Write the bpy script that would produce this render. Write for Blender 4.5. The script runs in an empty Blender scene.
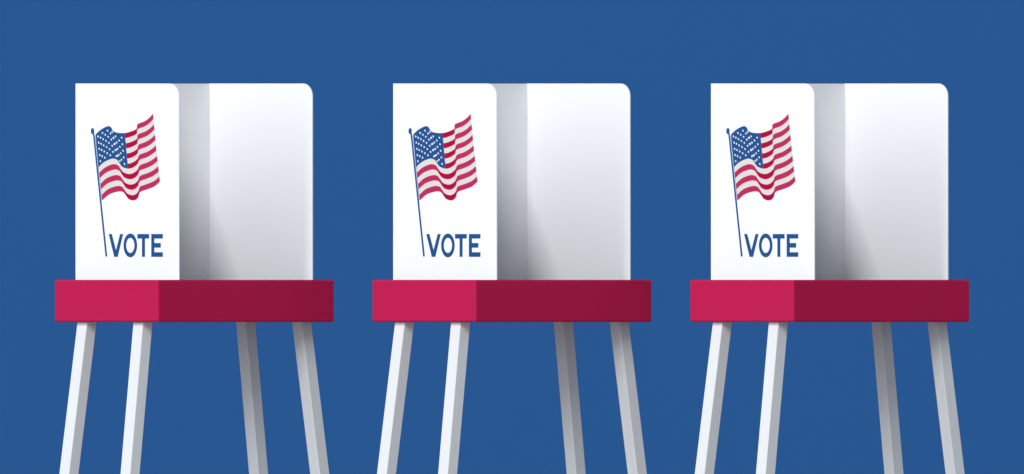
import bpy, bmesh, math
from mathutils import Vector, Matrix

S = 0.0025                 # metres per unit of the drawing grid used for the booth's measurements
TOP = 0.86                 # height of the table top
TH = math.radians(48)      # the booths stand turned by this much
CT, ST = math.cos(TH), math.sin(TH)
sc = bpy.context.scene
col = sc.collection

# ---------------------------------------------------------------- camera
cam_d = bpy.data.cameras.new('camera'); cam = bpy.data.objects.new('camera', cam_d); col.objects.link(cam)
cam_d.type = 'ORTHO'; cam_d.ortho_scale = 1024*S; cam_d.clip_end = 500
cam.location = (0, -4, TOP + (280-237)*S); cam.rotation_euler = (math.pi/2, 0, 0)
sc.camera = cam
sc.view_settings.view_transform = 'Standard'; sc.view_settings.look = 'None'
sc.view_settings.exposure = -0.08; sc.view_settings.gamma = 1

# ---------------------------------------------------------------- world: even pale studio light, brighter overhead
w = bpy.data.worlds.new('World'); sc.world = w; w.use_nodes = True
nt = w.node_tree; nt.nodes.clear()
out = nt.nodes.new('ShaderNodeOutputWorld'); bg = nt.nodes.new('ShaderNodeBackground')
tc = nt.nodes.new('ShaderNodeTexCoord'); sp = nt.nodes.new('ShaderNodeSeparateXYZ')
mr = nt.nodes.new('ShaderNodeMapRange')
mr.inputs['From Min'].default_value = -0.1; mr.inputs['From Max'].default_value = 0.9
mr.inputs['To Min'].default_value = 0.27; mr.inputs['To Max'].default_value = 0.44
nt.links.new(tc.outputs['Generated'], sp.inputs[0]); nt.links.new(sp.outputs['Z'], mr.inputs['Value'])
nt.links.new(mr.outputs[0], bg.inputs['Strength']); bg.inputs['Color'].default_value = (0.83, 0.905, 1.0, 1)
nt.links.new(bg.outputs[0], out.inputs[0])

# ---------------------------------------------------------------- lamps: very large area lamps added far off, shaped for the booth's inner shading
R = 80.0
AIM = Vector((0, 0, TOP + 0.25))
def added_lamp(name, direction, along, length, width, k, colr):
    """direction: unit vector from the booths to the lamp; along: axis of its length; k: light level at the booths"""
    d = Vector(direction).normalized()
    x = Vector(along); x = (x - d*x.dot(d)).normalized(); y = d.cross(x)
    l = bpy.data.lights.new(name, 'AREA'); l.shape = 'RECTANGLE'; l.size = length; l.size_y = width
    l.energy = k*math.pi**2*R*R; l.color = colr
    o = bpy.data.objects.new(name, l); col.objects.link(o)
    o.matrix_world = Matrix.Translation(AIM + d*R) @ Matrix((x, y, d)).transposed().to_4x4()
    return o
# key: an added strip in two lengths that climbs from behind the viewer up to the left, to draw a diagonal shade edge
e1, e2, e3 = (Vector(v).normalized() for v in ((0, -1, 0), (-30, -134*ST/CT - 104*CT/ST, 88),
              (-67, -134*ST/CT - 67*CT/ST, 196)))
for a, b, k in ((e1, e2, 0.18), (e2, e3, 0.80)):
    added_lamp('added_key_strip', a + b, b - a, 2*R*math.tan(a.angle(b)/2), 1.2, k, (1.0, 1.0, 1.0))
# side: added square to the booths' end panels, high and wide, for the inner panel's fade
el = math.radians(24)
added_lamp('added_side_lamp', (-CT*math.cos(el), -ST*math.cos(el), math.sin(el)), (0, 0, 1), 2*R*math.tan(math.radians(22)), 8, 0.66, (1.0, 1.0, 1.0))

# ---------------------------------------------------------------- materials
def lin(c):          # printed inks: from their look on the lit board to a reflectance
    return tuple(0.66*((v/255)/12.92 if v <= 10 else ((v/255+0.055)/1.055)**2.4) for v in c)
def mat(name, c, rough=0.6, spec=0.3, mottling=0.0, scale=40):
    m = bpy.data.materials.new(name); m.use_nodes = True; n = m.node_tree
    b = n.nodes['Principled BSDF']; b.inputs['Roughness'].default_value = rough
    b.inputs['Specular IOR Level'].default_value = spec
    b.inputs['Base Color'].default_value = (*c, 1)
    if mottling:
        t = n.nodes.new('ShaderNodeTexCoord'); z = n.nodes.new('ShaderNodeTexNoise'); z.inputs['Scale'].default_value = scale
        z.inputs['Detail'].default_value = 4
        r = n.nodes.new('ShaderNodeMapRange')
        r.inputs['To Min'].default_value = rough-mottling; r.inputs['To Max'].default_value = rough+mottling
        n.links.new(t.outputs['Object'], z.inputs['Vector']); n.links.new(z.outputs['Fac'], r.inputs['Value'])
        n.links.new(r.outputs[0], b.inputs['Roughness'])
    return m
M_wall  = mat('blue_paint', (0.0203, 0.087, 0.250), 0.9, 0.0)
M_floor = mat('pale_grey_vinyl', (0.37, 0.39, 0.41), 0.6, 0.1, 0.1, 3)
M_white = mat('white_board', (0.66, 0.67, 0.69), 0.7, 0.0, 0.05)
M_absorb   = mat('bounce_absorbing_grey', (0.075, 0.09, 0.105), 0.8, 0.0)  # for the added sheet that soaks up bounce from the table
M_red   = mat('crimson_laminate', (0.36, 0.0115, 0.058), 0.55, 0.0, 0.05)
M_leg   = mat('pale_grey_metal_paint', (0.55, 0.57, 0.585), 0.5, 0.1, 0.05)
M_ink   = mat('blue_ink', (0.0145, 0.062, 0.19), 0.8, 0.0)
M_inkl  = mat('pale_blue_ink', lin((150, 175, 215)), 0.8, 0.0)
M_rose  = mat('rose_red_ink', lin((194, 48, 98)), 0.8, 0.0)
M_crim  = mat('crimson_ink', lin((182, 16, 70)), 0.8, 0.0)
M_cream = mat('off_white_ink', lin((230, 227, 222)), 0.8, 0.0)
M_star  = mat('white_ink', (0.58, 0.61, 0.65), 0.8, 0.0)

def obj(name, bm, mats, parent=None):
    me = bpy.data.meshes.new(name); bmesh.ops.recalc_face_normals(bm, faces=bm.faces[:]); bm.to_mesh(me); bm.free()
    for m in (mats if isinstance(mats, (list, tuple)) else [mats]): me.materials.append(m)
    o = bpy.data.objects.new(name, me); col.objects.link(o); o.parent = parent
    return o

# ---------------------------------------------------------------- setting: pale studio floor and backdrop
def sheet(name, pts, m):
    bm = bmesh.new(); bm.faces.new([bm.verts.new(p) for p in pts])
    o = obj(name, bm, m); o['kind'] = 'structure'; return o
sheet('floor', [(-90, -60, 0), (90, -60, 0), (90, 25, 0), (-90, 25, 0)], M_floor)
sheet('backdrop_wall', [(-90, 25, 0), (90, 25, 0), (90, 25, 70), (-90, 25, 70)], M_wall)

# ---------------------------------------------------------------- voting booth (local x along its front, y towards its back)
W, D = 176.5/CT*S, 103.9/ST*S          # table top
TK = 42*S                           # its thickness
PH = 196.5*S                        # height of the screens
PT = 0.003                          # board thickness
U1 = 21.3/CT*S                      # outer face of the end panel that carries the flag
U2 = U1 + 133.3/CT*S                  # inner face of the other end panel

def prism(poly, axis, a, b, bevel=0):
    """extrude a closed outline; axis 'x': outline is (y,z); axis 'y': outline is (x,z)"""
    bm = bmesh.new()
    f = (lambda p, t: (t, p[0], p[1])) if axis == 'x' else (lambda p, t: (p[0], t, p[1]))
    A = [bm.verts.new(f(p, a)) for p in poly]; B = [bm.verts.new(f(p, b)) for p in poly]
    bm.faces.new(A); bm.faces.new(B[::-1])
    for i in range(len(poly)): bm.faces.new((A[i], A[(i+1) % len(poly)], B[(i+1) % len(poly)], B[i]))
    return bm
def end_outline(y0, y1, z0, z1, r):
    p = [(y1, z0), (y1, z1)]
    for i in range(17):
        a = math.pi/2 + i/16*math.pi/2
        p.append((y0 + r + r*math.cos(a), z1 - r + r*math.sin(a)))
    return p + [(y0, z0)]

def on_panel(x, y, off=0.0006):      # grid position on the outer face of the end panel -> booth space
    return (U1 - off, (179.0 - x)/ST*S, TOP + (280.3 - y)*S)

def catmull(P, t):
    n = len(P)-1; i = min(int(t), n-1); f = t-i
    p0 = P[i-1] if i else tuple(2*a-b for a, b in zip(P[0], P[1])); p1 = P[i]; p2 = P[i+1]
    p3 = P[i+2] if i+2 <= n else tuple(2*a-b for a, b in zip(P[n], P[n-1]))
    return tuple(0.5*((2*b)+(c-a)*f+(2*a-5*b+4*c-d)*f*f+(3*b-a-3*c+d)*f**3) for a, b, c, d in zip(p0, p1, p2, p3))
TOPS = [(95.4,134.6),(101,129.7),(108,126.4),(111.3,128.2),(113,131.4),(118,133.1),(124.7,133.3),(130.6,131.8),(136.4,129.0),(137.2,124.6),(144.2,121.6),(149,118.2),(152.8,114)]
MIDS = [(98.3,167.6),(104,162.4),(112,159),(117,160.3),(119.3,163.6),(122.2,167.1),(127.9,169),(133,167.8),(137.4,164.3),(139.6,160.3),(147,157.4),(152,154.5),(156.3,151)]
BOTS = [(102.2,200.6),(108.8,194.8),(117.4,191.9),(122.6,192.2),(125.7,195.8),(128.3,199.2),(132.6,200.7),(136,199.8),(138.3,196.9),(140,192.3),(147,189.6),(154,186.8),(159.8,182)]
def flag(s, k):                      # s: station 0..12 from hoist to fly, k: stripe boundary 0..13
    a, m, b = catmull(TOPS, s), catmull(MIDS, s), catmull(BOTS, s)
    if k <= 7: f = k/7; return tuple(p+(q-p)*f for p, q in zip(a, m))
    f = (k-7)/6; return tuple(p+(q-p)*f for p, q in zip(m, b))

def slab(bm, pts, lift, mi):         # thin printed shape, slightly raised from the board
    F = [bm.verts.new(on_panel(x, y, lift)) for x, y in pts]; B = [bm.verts.new(on_panel(x, y, 0.0)) for x, y in pts]
    fs = [bm.faces.new(F)] + [bm.faces.new((F[i], F[(i+1) % len(F)], B[(i+1) % len(F)], B[i])) for i in range(len(F))]
    for f in fs: f.material_index = mi
def face(bm, pts, lift, mi):
    f = bm.faces.new([bm.verts.new(on_panel(x, y, lift)) for x, y in pts]); f.material_index = mi

def flag_bm():
    bm = bmesh.new(); n = 8
    for k in range(13):
        for i in range(12*n):
            s0, s1 = i/n, (i+1)/n
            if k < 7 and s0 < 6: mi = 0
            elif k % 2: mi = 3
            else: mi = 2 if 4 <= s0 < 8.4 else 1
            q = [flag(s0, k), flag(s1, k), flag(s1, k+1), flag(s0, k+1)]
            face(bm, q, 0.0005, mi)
    # fifty stars, nine staggered rows
    stations = [i*0.02 for i in range(301)]; L = [0]
    for a, b in zip(stations, stations[1:]): L.append(L[-1] + math.dist(flag(b, 3.5), flag(a, 3.5)))
    def s_at(f):
        t = f*L[-1]
        for i, v in enumerate(L):
            if v >= t: return stations[i]
        return 6
    for r in range(9):
        m = 6 if r % 2 == 0 else 5
        for c in range(m):
            f = (c*2 + (1 if m == 6 else 2))/12*0.98 + 0.005
            cx, cy = flag(s_at(f), 0.25 + (r+1)*0.66)
            pts = []
            for j in range(10):
                a = -math.pi/2 + j*math.pi/5; rr = 1.35 if j % 2 == 0 else 0.68
                pts.append((cx + rr*0.72*math.cos(a) + 0.15*rr*math.sin(a), cy + rr*1.05*math.sin(a)))
            face(bm, pts, 0.0009, 4)
    return bm
def pole_bm():
    bm = bmesh.new()
    slab(bm, [(92.6,133.5), (94.1,133.5), (107.0,256.8), (105.3,256.8)], 0.0005, 0)
    slab(bm, [(92.35 + 1.6*math.cos(i*math.pi/10), 131.4 + 3.1*math.sin(i*math.pi/10)) for i in range(20)], 0.0008, 0)
    slab(bm, [(94.7,136), (95.25,136), (102.0,200.5), (101.45,200.5)], 0.0005, 1)
    return bm
def letters_bm():
    bm = bmesh.new(); y0, y1 = 234.3, 257.1
    def poly(p): slab(bm, p, 0.0006, 0)
    poly([(108.5,y0),(111.6,y0),(115.75,250.6),(119.9,y0),(122.9,y0),(117.5,y1),(114.0,y1)])           # V
    n = 40                                                                                              # O
    O = [(130.1+6.75*math.cos(i*2*math.pi/n), 245.7+11.9*math.sin(i*2*math.pi/n)) for i in range(n)]
    I = [(130.1+4.15*math.cos(i*2*math.pi/n), 245.7+7.6*math.sin(i*2*math.pi/n)) for i in range(n)]
    for i in range(n): j = (i+1) % n; slab(bm, [O[i], O[j], I[j], I[i]], 0.0006, 0)
    poly([(137.2,y0),(148.9,y0),(148.9,238.8),(144.7,238.8),(144.7,y1),(141.8,y1),(141.8,238.8),(137.2,238.8)])   # T
    poly([(151.1,y0),(162.6,y0),(162.6,238.8),(154.1,238.8),(154.1,243.3),(160.5,243.3),(160.5,247.9),(154.1,247.9),
          (154.1,252.5),(162.6,252.5),(162.6,y1),(151.1,y1)])                                            # E
    return bm

def leg_bm(cu, cv, su, sv):          # rectangular tube, splayed; su, sv: outward directions
    hu, hv = 9.8/CT*S/2, 9.8/ST*S/2
    zt, zb = TOP - TK + 0.004, 0.0
    k = (zt - zb)/S/152.0
    du, dv = su*15.6/CT*S*k, sv*2.6/ST*S*k
    bm = bmesh.new(); A = []; B = []
    r = 0.0012
    for a, b in ((-1,-1), (1,-1), (1,1), (-1,1)):
        for q in (((0, 1), (1, 0)) if a*b > 0 else ((1, 0), (0, 1))):
            x, y = cu + a*(hu - q[0]*r), cv + b*(hv - q[1]*r)
            A.append(bm.verts.new((x, y, zt))); B.append(bm.verts.new((x+du, y+dv, zb)))
    bm.faces.new(A); bm.faces.new(B[::-1])
    for i in range(8): bm.faces.new((A[i], A[(i+1) % 8], B[(i+1) % 8], B[i]))
    return bm

booth = bpy.data.objects.new('voting_booth', None); col.objects.link(booth)
bm = prism([(0, TOP-TK), (W, TOP-TK), (W, TOP), (0, TOP)], 'y', 0, D)
bmesh.ops.bevel(bm, geom=bm.edges[:], offset=0.0048, segments=4, profile=0.5, affect='EDGES')
obj('tabletop', bm, M_red, booth)
for cu, su in ((9/CT*S + 0.0005, -1), (W - 9/CT*S - 0.0005, 1)):
    for cv, sv in ((24/ST*S, -1), (D - 24/ST*S, 1)):
        obj('leg', leg_bm(cu, cv, su, sv), M_leg, booth)
z0 = TOP + 0.0004
obj('bounce_blocking_sheet', prism([(0.0045, TOP-0.002), (W-0.0045, TOP-0.002), (W-0.0045, TOP+0.0003), (0.0045, TOP+0.0003)], 'y', 0.0045, D-0.0045), M_absorb, booth)  # unseen dark sheet, added to keep red bounce off the panels
flagpanel = obj('side_panel', prism(end_outline(0.0012, D-0.0006, z0, TOP+PH, 13*S), 'x', U1, U1+PT), M_white, booth)
flagpanel['label'] = 'outer side panel printed with a waving flag and the word VOTE'
obj('side_panel', prism(end_outline(0.0012, D-0.0006, z0, TOP+PH, 13*S), 'x', U2, U2+PT), M_white, booth)
obj('back_panel', prism([(U1+PT, z0), (U2, z0), (U2, TOP+PH-0.0003), (U1+PT, TOP+PH-0.0003)], 'y', D-0.0006-PT, D-0.001), M_white, booth)
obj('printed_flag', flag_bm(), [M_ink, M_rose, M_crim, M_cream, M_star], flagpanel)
obj('printed_flagpole', pole_bm(), [M_ink, M_inkl], flagpanel)
obj('lettering', letters_bm(), M_ink, flagpanel)

booth.rotation_euler = (0, 0, TH)
def place(o, gx): o.location = ((gx-512)*S, 0, 0)
place(booth, 158.0)
booth['label'] = 'leftmost of the three white VOTE booths on crimson table with splayed grey legs'
booth['category'] = 'voting booth'; booth['group'] = 'voting booths standing in a row'

def kids(o): return [c for c in bpy.data.objects if c.parent == o]
def copy_tree(o, parent=None):
    ch = kids(o); c = o.copy(); col.objects.link(c); c.parent = parent
    for k in ch: copy_tree(k, c)
    return c
for gx, lab in ((475.6, 'middle one of the three white VOTE booths on crimson table with splayed grey legs'),
                (793.4, 'rightmost of the three white VOTE booths on crimson table with splayed grey legs')):
    b = copy_tree(booth); place(b, gx); b['label'] = lab
